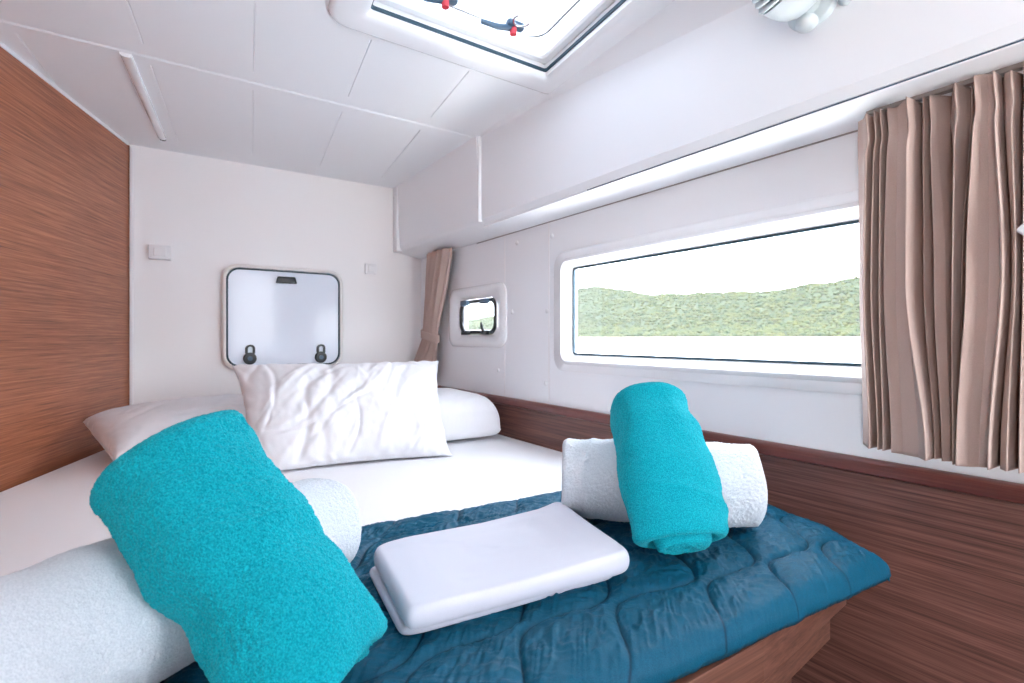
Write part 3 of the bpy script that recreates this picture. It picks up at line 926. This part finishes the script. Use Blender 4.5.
# ------------------------------------------------------------------ pillows
def pillow(name, W, H, T, mtx, seed, label, wr=1.0, floor_z=None, ear=0.03, sag=0.0, crease_dir=1.1, narrow=0.0, puff=0.42, blunt=2.6, bluntv=2.4, bottom=1.0):
    n, m = 170, 120
    u = np.linspace(-1, 1, n); v = np.linspace(-1, 1, m)
    U, Vv = np.meshgrid(u, v)
    Uf = U.ravel(); Vf = Vv.ravel()
    # outline: edges pulled in between the corner ears
    px = Uf * (1 - ear * 1.2 * (1 - np.abs(Vf) ** 2.2) ) * W / 2
    py = Vf * (1 - ear * 2.0 * (1 - np.abs(Uf) ** 2.2)) * H / 2
    prof = ((1 - np.abs(Uf) ** blunt) * (1 - np.abs(Vf) ** bluntv))
    th = T / 2 * np.maximum(prof, 0) ** puff
    P = np.stack([px, py, np.zeros_like(px)], 1)
    edge = np.minimum(1 - np.abs(Uf), 1 - np.abs(Vf))
    inside = sstep(0.0, 0.10, edge)
    verts = []
    for sgn in (1, -1):
        s2 = seed + (0 if sgn > 0 else 50)
        rg = np.random.default_rng(s2)
        h = th.copy()
        warp = 0.02 * np.stack([vn(P, 9.0, s2 + 1), vn(P, 9.0, s2 + 2)], 1)
        qx = px + warp[:, 0]; qy = py + warp[:, 1]
        for c in range(int(64 * min(1.0, wr + 0.2))):
            cx, cy = (rg.random(2) - 0.5) * np.array([W, H]) * 0.95
            an = rg.normal(crease_dir, 0.45)
            ln_ = rg.uniform(0.05, 0.17); wd = rg.uniform(0.005, 0.018); dp_ = rg.uniform(-1.0, 0.75) * 0.62 * wd
            ca, sa = math.cos(an), math.sin(an)
            al = (qx - cx) * ca + (qy - cy) * sa; pr = -(qx - cx) * sa + (qy - cy) * ca
            pr = pr + 2.2 * al * al * rg.uniform(-1, 1)
            h += wr * inside * dp_ * np.exp(-(pr / wd) ** 2) * np.exp(-(al / ln_) ** 4)
        h += wr * inside * (0.004 * vn(P, 12.0, s2 + 3) + 0.0012 * vn(np.stack([px * 60 + py * 20, py * 40 - px * 20, 0 * px], 1), 1.0, s2 + 4))
        pe = np.exp(-(edge / 0.06) ** 2) * 0.0045 * np.sin((px + py) * 95 + 3 * vn(P, 20, s2)) * wr
        verts.append(np.stack([px, py, sgn * np.maximum(h, 0.0) * (1 if sgn > 0 else bottom) + pe * (1 if sgn > 0 else 1) + sgn * 0.0015], 1))
    V = np.concatenate(verts)
    V[:, 0] *= 1 - narrow * (0.5 - V[:, 1] / H)
    V[:, 2] += -sag * (V[:, 0] / (W / 2)) ** 2
    F1 = grid_faces(n, m); F2 = grid_faces(n, m, off=n * m)[:, ::-1]
    rim = []
    idx = np.arange(n * m).reshape(m, n)
    loop = np.concatenate([idx[0, :], idx[1:, -1], idx[-1, -2::-1], idx[-2:0:-1, 0]])
    l2 = np.roll(loop, -1)
    rim = np.stack([loop, loop + n * m, l2 + n * m, l2], 1)
    V4 = np.concatenate([V, np.ones((len(V), 1))], 1) @ np.array(mtx).T
    V = V4[:, :3]
    if floor_z is not None:
        V[:, 2] = np.where(V[:, 2] < floor_z + 0.02, floor_z + 0.02 * np.exp((np.minimum(V[:, 2], floor_z + 0.02) - floor_z - 0.02) / 0.02), V[:, 2])
    me = from_np(V, np.concatenate([F1, F2, rim])); fix_normals(me)
    o = link(name, me, M['pillow'], None)
    tag(o, label, 'pillow', 'white pillows at the head of the bed')
    return o

def frame(center, rz, rx, ry=0.0):
    return Matrix.Translation(center) @ Matrix.Rotation(math.radians(rz), 4, 'Z') @ Matrix.Rotation(math.radians(rx), 4, 'X') @ Matrix.Rotation(math.radians(ry), 4, 'Y')

pillow('pillow', 0.68, 0.42, 0.19, frame((0.510, 1.690, 0.938), -9, 47, 0), 11, 'plump wrinkled white pillow propped in front of the other two', 1.0, 0.801, 0.06, 0.0, 1.05, 0.12, 0.42, 2.6, 2.4, 0.35)
pillow('pillow', 0.62, 0.44, 0.17, frame((0.153, 2.045, 0.880), 14, 8, 0), 23, 'white pillow lying flat beside the wooden bulkhead', 0.45, 0.801, 0.02, 0.0, 0.2)
pillow('pillow', 0.60, 0.46, 0.26, frame((0.772, 1.890, 0.840), -3, 0, 0), 37, 'white pillow lying flat at the hull side below the porthole', 0.3, 0.801, 0.002, 0.0, 0.6, 0.0, 0.26, 12.0, 5.0, 0.25)

# ------------------------------------------------------------------ rolled towels
def roll(name, A, B, R, mat, seed, label, group, pitch=0.017, squash=1.0, floor_z=None, dents=(), phi0=0.0, du=0.0015, pile=0.0014,
         sag=0.0, taper=0.0, end2=None, core=0.0, wrinkle=0.003, turn=1, ends=0.010, flat=0.0):
    A = np.array(A, float); B = np.array(B, float)
    L = np.linalg.norm(B - A); d = (B - A) / L
    s = np.cross(d, [0, 0, 1.0]); s /= np.linalg.norm(s); up = np.cross(s, d)
    nphi = int(2 * math.pi * R / du); nt = int(L / du)
    phi = np.linspace(0, 2 * math.pi, nphi, endpoint=False)
    step = 1 - phi / (2 * math.pi)                   # outer flap: radius falls by one layer around the turn
    soft = np.clip(phi / 0.10, 0, 1)
    rad_phi = R - pitch * 0.55 * (1 - (step * soft + (1 - soft) * 0.0 * step)) if False else R - pitch * 0.55 * (phi / (2 * math.pi)) * 1.0 - pitch * 0.55 * (1 - soft) * 1.0 * (phi < 0.10)
    t = np.linspace(0, 1, nt)
    T, PH = np.meshgrid(t, phi, indexing='ij')
    Rr = np.tile(rad_phi, (nt, 1))
    dist = np.minimum(T, 1 - T) * L
    er = ends
    er_t = np.where(T < 0.5, er, end2 or er)
    fil = np.where(dist < er_t, er_t - np.sqrt(np.maximum(er_t * er_t - (er_t - dist) ** 2, 0)), 0)
    Rr = Rr - fil
    Rr = Rr * (1 - taper * (1 - T))
    lx = Rr * np.cos(PH + phi0) * turn
    ly = Rr * np.sin(PH + phi0)
    parts = [(lx.ravel(), ly.ravel(), (T * L).ravel())]
    faces = [grid_faces(nphi, nt, True)]
    base = nphi * nt
    # end caps with the spiral
    nr = int((R - er) / (du * 1.0))
    for end in (0, 1):
        row = (0 if end == 0 else nt - 1) * nphi
        fr = np.linspace(1, 0.0, nr + 1)[1:]
        FR, PP = np.meshgrid(fr, phi, indexing='ij')
        ere = er if end == 0 else (end2 or er)
        r_edge = (rad_phi - ere) * (1 - (taper if end == 0 else 0))
        RHO = FR * r_edge[None, :]
        q = ((r_edge[None, :] - RHO + ere) / pitch - 0) - PP / (2 * math.pi) * 0.45
        fq = q - np.floor(q)
        prof = np.sqrt(np.maximum(1 - (2 * fq - 1) ** 2, 0))
        hgt = min(pitch, 0.026) * 0.8 * (prof - 1.0) - 0.010 * (1 - FR) ** 0.7
        if core and end == 0:
            hgt = -0.012 * np.exp(-((FR - 0.80) / 0.07) ** 2) + core * sstep(0.80, 0.62, FR) + 0.25 * hgt * sstep(0.75, 0.6, FR)
        wob = 0.004 * vn(np.stack([RHO.ravel() * np.cos(PP.ravel()) * 40, RHO.ravel() * np.sin(PP.ravel()) * 40, np.full(RHO.size, end * 9.0)], 1), 1.0, seed + 5).reshape(RHO.shape)
        z = (0 - (hgt + wob * (1 - FR))) if end == 0 else (L + hgt + wob * (1 - FR))
        parts.append(((RHO * np.cos(PP + phi0) * turn).ravel(), (RHO * np.sin(PP + phi0)).ravel(), z.ravel()))
        i = np.arange(nphi); i2 = (i + 1) % nphi
        faces.append(np.stack([row + i, row + i2, base + i2, base + i], 1))
        faces.append(grid_faces(nphi, nr, True, base))
        base += nphi * nr
    lx = np.concatenate([p[0] for p in parts]); ly = np.concatenate([p[1] for p in parts]); lz = np.concatenate([p[2] for p in parts])
    ly = ly * squash * (1 - flat * (1 - np.clip(lz / L, 0, 1)) ** 1.3)
    # low-frequency softness and cross folds
    C = np.stack([lx, ly, lz], 1)
    rho = np.hypot(lx, ly) + 1e-6
    big = 0.008 * vn(C, 11.0, seed) + wrinkle * (1 - 2 * np.abs(vn(np.stack([lx * 5, ly * 5, lz * 26 + lx * 6], 1), 1.0, seed + 2))) * 0.8
    big += 0.5 * wrinkle * vn(C, 32, seed + 3)
    k = np.clip(rho / R, 0, 1)
    lx = lx + lx / rho * big * k; ly = ly + ly / rho * big * k
    lz = lz + 0.006 * vn(C, 16.0, seed + 8) * (0.25 + 0.5 * sstep(0.06, 0.0, lz) + 0.5 * sstep(L - 0.06, L, lz))
    W = A[None, :] + lx[:, None] * s + ly[:, None] * up + lz[:, None] * d
    if sag:
        tt = np.clip(lz / L, 0, 1)
        W[:, 2] -= sag * 4 * tt * (1 - tt)
    for (pa, pb, rr) in dents:
        pa = np.array(pa); pb = np.array(pb); dd = (pb - pa) / np.linalg.norm(pb - pa)
        rel = W - pa; al = rel @ dd
        perp = rel - al[:, None] * dd; ds = np.linalg.norm(perp, axis=1) + 1e-9
        reach = (al > -0.01) & (al < np.linalg.norm(pb - pa) + 0.01)
        push = np.where((ds < rr) & reach, rr - ds, 0)
        low = perp.copy(); low[:, 2] = -np.abs(low[:, 2]) - 0.3 * rr
        low /= np.linalg.norm(low, axis=1)[:, None]
        W += perp / ds[:, None] * push[:, None] * 0.4 + low * push[:, None] * 0.6
    if floor_z is not None:
        W[:, 2] = np.where(W[:, 2] < floor_z + 0.012, floor_z + 0.012 * np.exp((np.minimum(W[:, 2], floor_z + 0.012) - floor_z - 0.012) / 0.012), W[:, 2])
    # pile
    nrm = (lx / rho)[:, None] * s + (ly / rho)[:, None] * up
    nrm = nrm * (k ** 2)[:, None] + 0.0
    iscap = (np.arange(len(lx)) >= nphi * nt)
    nrm[iscap] = np.where(lz[iscap] < L / 2, -1, 1)[:, None] * d
    pl = pile * (0.6 * vn(C, 380, seed + 11) + 0.35 * vn(C, 200, seed + 12) + 0.6 * vn(C, 640, seed + 13))
    W += nrm * pl[:, None]
    F = np.concatenate(faces)
    me = from_np(W, F)
    fix_normals(me)
    o = link(name, me, mat, None)
    tag(o, label, 'towel', group)
    return o

QZ = 0.838
# right pair
RA, RB = (0.660, 0.517, 0.872), (0.742, 0.672, 1.064)
roll('rolled_towel', (0.642, 0.780, QZ + 0.076), (0.900, 0.546, QZ + 0.076), 0.081, M['towel'], 101,
     'white rolled towel lying crosswise under the turquoise towel nearest the window', 'rolled white towels', 0.02, 0.97, QZ, [(RA, RB, 0.071)], 2.2, pile=0.0015)
roll('rolled_towel', RA, RB, 0.079, M['teal'], 131,
     'turquoise rolled towel propped on the white roll by the window', 'rolled turquoise towels', 0.034, 0.95, QZ, [], -1.2, taper=-0.12, wrinkle=0.006, flat=0.50, ends=0.012, end2=0.018, core=0.012)
# left pair, nearer the camera
LA, LB = (0.138, 0.492, 0.864), (0.010, 0.641, 1.060)
roll('rolled_towel', (-0.160, 0.535, QZ + 0.078), (0.198, 0.782, QZ + 0.078), 0.081, M['towel'], 151,
     'white rolled towel in the left foreground under the large turquoise towel', 'rolled white towels', 0.02, 0.97, QZ, [(LA, LB, 0.070)], 2.6, pile=0.0007, du=0.0011, wrinkle=0.0025)
roll('rolled_towel', LA, LB, 0.084, M['teal'], 171,
     'turquoise rolled towel in the left foreground propped on a white roll', 'rolled turquoise towels', 0.020, 0.95, QZ, [], 1.2, du=0.0010, pile=0.0016, wrinkle=0.007, flat=0.30, ends=0.010, end2=0.020, core=0.004, taper=-0.04)

# ------------------------------------------------------------------ folded white linen
def folded_linen():
    FL, FR_, BL, BRc = [np.array(p) for p in ((0.230, 0.552), (0.560, 0.522), (0.258, 0.748), (0.622, 0.758))]
    e0 = empty('folded_linen', (0.41, 0.64, QZ), 'smooth folded white linen lying on the blue quilt', 'folded sheet')
    def layer(name, z0, z1, grow, seed, shift=(0, 0), rnd=0.06):
        n, m = 150, 100
        kk = 16                                              # profile steps round the folded edge
        # build: ring loops from the bottom centre to the top centre
        th = np.linspace(0, 2 * math.pi, 4 * 60, endpoint=False)
        ca, sa = np.cos(th), np.sin(th)
        ex = 0.10
        su = np.sign(ca) * np.abs(ca) ** ex; sv = np.sign(sa) * np.abs(sa) ** ex
        prof = []
        hh = (z1 - z0) / 2; zc = (z0 + z1) / 2
        ri = 1 - rnd
        for i in range(14): prof.append((i / 13 * ri, z0))
        for i in range(1, kk): 
            a = -math.pi / 2 + math.pi * i / kk
            prof.append((ri + rnd * math.cos(a), zc + hh * math.sin(a)))
        for i in range(40): prof.append((ri * (1 - i / 39), z1))
        V = []
        for f, z in prof:
            f = max(f, 0.002)
            a = (su * f + 1) / 2; b = (sv * f + 1) / 2
            pt = (FL[None] * ((1 - a) * (1 - b))[:, None] + FR_[None] * (a * (1 - b))[:, None] + BL[None] * ((1 - a) * b)[:, None] + BRc[None] * (a * b)[:, None])
            c = (FL + FR_ + BL + BRc) / 4
            pt = c + (pt - c) * grow + np.array(shift)
            V.append(np.concatenate([pt, np.full((len(th), 1), z)], 1))
        V = np.concatenate(V)
        C = V.copy(); C[:, 2] = 0
        wgt = sstep(z0, z1, V[:, 2])
        V[:, 2] += wgt * (0.005 * vn(C, 8.0, seed) + 0.0012 * vn(C * np.array([30, 8, 1]), 1.0, seed + 1) + 0.0005 * vn(C, 60, seed + 3))
        V[:, :2] += 0.0025 * np.stack([vn(V, 14, seed + 4), vn(V, 14, seed + 5)], 1)
        k = len(th)
        F = [tuple(f) for f in grid_faces(k, len(prof), True)]
        F.append(tuple(range(k))); F.append(tuple(range((len(prof) - 1) * k, len(prof) * k)))
        me = from_np(V, F); fix_normals(me)
        link(name, me, M['satin'], e0, True, 60)
    layer('fold_layer', QZ - 0.004, QZ + 0.009, 0.965, 61, (-0.007, 0.014), 0.03)
    layer('fold_layer', QZ + 0.0085, QZ + 0.038, 1.0, 71, (0, 0), 0.06)
folded_linen()

# ================================================================== OUTSIDE
def outside():
    # water
    b = bmesh.new()
    vs = [b.verts.new(p) for p in ((3, -2500, -1.2), (1150, -2500, -1.2), (1150, 4000, -1.2), (3, 4000, -1.2))]
    b.faces.new(vs)
    wm = plain('water', (0.78, 0.80, 0.82), 0.25, bump=0.6, bscale=0.6)  # near-white base colour: sky glare put into it, also brightens the ceiling
    w = link('sea_water', bm_mesh(b), wm, None, False)
    tag(w, 'water painted pale for glare, between the boat and the shore', 'water', kind='stuff')
    # thin sea haze over the water
    hm = bpy.data.materials.new('sea_haze'); hm.use_nodes = True
    hn = hm.node_tree.nodes; hn.clear()
    ho = hn.new('ShaderNodeOutputMaterial'); hv = hn.new('ShaderNodeVolumeScatter')
    hv.inputs['Density'].default_value = 0.000045; hv.inputs['Color'].default_value = (0.95, 0.98, 1.0, 1)
    hm.node_tree.links.new(hv.outputs[0], ho.inputs['Volume'])
    b = bmesh.new(); add_box(b, (100, -2400, -1.0), (895, 3900, 420))
    hz = link('sea_haze', bm_mesh(b), hm, None, False)
    tag(hz, 'thin pale haze over the water in front of the hills', 'haze', kind='stuff')
    # hills beyond
    ys = np.linspace(-1800, 3600, 300); xs = np.linspace(930, 1900, 60)
    Yg, Xg = np.meshgrid(ys, xs)
    Pn = np.stack([Xg.ravel(), Yg.ravel(), np.zeros(Xg.size)], 1)
    rise = sstep(930, 1500, Pn[:, 0])
    ridge = np.interp(Pn[:, 1], [0, 620, 772, 892, 1102, 1317, 1480, 1580, 1770, 2100, 2600], [140, 140, 130, 134, 138, 148, 182, 202, 168, 120, 90])
    fall = 1 - 0.6 * sstep(1500, 1900, Pn[:, 0])
    z = -2 + 4 * sstep(930, 960, Pn[:, 0]) + rise * ridge * fall + rise * 7 * fbm(Pn, 1 / 180.0, 7, 4) + 5 * sstep(940, 1000, Pn[:, 0]) * (1 + vn(Pn, 1 / 60.0, 9))
    Pn[:, 2] = z
    m, n, l, p = new_mat('wooded_hillside')
    t = n.new('ShaderNodeTexCoord')
    x1 = n.new('ShaderNodeTexNoise'); x1.inputs['Scale'].default_value = 0.03; x1.inputs['Detail'].default_value = 6
    l.new(t.outputs['Object'], x1.inputs['Vector'])
    r = n.new('ShaderNodeValToRGB')
    r.color_ramp.elements[0].position = 0.35; r.color_ramp.elements[0].color = (0.034, 0.046, 0.030, 1)
    r.color_ramp.elements[1].position = 0.65; r.color_ramp.elements[1].color = (0.048, 0.056, 0.030, 1)
    l.new(x1.outputs['Fac'], r.inputs[0]); l.new(r.outputs[0], p.inputs['Base Color'])
    p.inputs['Roughness'].default_value = 1.0; p.inputs['Specular IOR Level'].default_value = 0.0
    me = from_np(Pn, grid_faces(300, 60)); fix_normals(me)
    h = link('hillside', me, m, None)
    struct(h, 'low wooded hills on the far shore', 'hill')
    b = bmesh.new()
    pr = [(905, -1.4), (928, 1.2), (948, 3.4), (960, 3.6), (960, -3)]
    A_ = [b.verts.new((x, -1500, z)) for x, z in pr]; B_ = [b.verts.new((x, 3300, z)) for x, z in pr]
    for i in range(4): b.faces.new((A_[i], A_[i + 1], B_[i + 1], B_[i]))
    sh = link('sandy_shore', bm_mesh(b), plain('sand', (0.30, 0.25, 0.20), 0.95, bump=0.3, bscale=0.2), None, False)
    struct(sh, 'thin pale sandy shore under the woods', 'shore')
    # woods: far too many crowns to count
    rng = np.random.default_rng(5)
    N = 24000
    px = 952 + 620 * rng.random(N) ** 1.6; py = -700 + 3000 * rng.random(N)
    from_idx = lambda x, y: (np.clip(((x - 930) / (970 / 59.0)).round().astype(int), 0, 59) * 300 + np.clip(((y + 1800) / (5400 / 299.0)).round().astype(int), 0, 299))
    pz = Pn[from_idx(px, py), 2]
    b = bmesh.new(); bmesh.ops.create_icosphere(b, subdivisions=1, radius=1.0)
    iv = np.array([v.co[:] for v in b.verts]); fi = np.array([[v.index for v in f.verts] for f in b.faces]); b.free()
    sc = 2.4 + 3.0 * rng.random(N)
    V = (iv[None] * (sc[:, None] * np.array([[1.0, 1.15, 0.8]]).repeat(N, 0))[:, None, :] * (0.85 + 0.3 * rng.random((N, len(iv), 1))) + np.stack([px, py, pz + sc * 0.4], 1)[:, None, :]).reshape(-1, 3)
    F = (fi[None] + (np.arange(N) * len(iv))[:, None, None]).reshape(-1, 3)
    m, n, l, p = new_mat('tree_crowns')
    t = n.new('ShaderNodeTexCoord')
    x1 = n.new('ShaderNodeTexNoise'); x1.inputs['Scale'].default_value = 0.06; x1.inputs['Detail'].default_value = 4
    l.new(t.outputs['Object'], x1.inputs['Vector'])
    r = n.new('ShaderNodeValToRGB')
    r.color_ramp.elements[0].position = 0.38; r.color_ramp.elements[0].color = (0.032, 0.046, 0.026, 1)
    r.color_ramp.elements[1].position = 0.64; r.color_ramp.elements[1].color = (0.068, 0.070, 0.028, 1)
    l.new(x1.outputs['Fac'], r.inputs[0]); l.new(r.outputs[0], p.inputs['Base Color'])
    p.inputs['Roughness'].default_value = 1.0; p.inputs['Specular IOR Level'].default_value = 0.0
    o = link('forest', from_np(V, F), m, None, True)
    tag(o, 'pale green trees covering the hills across the water', 'trees', kind='stuff')
outside()
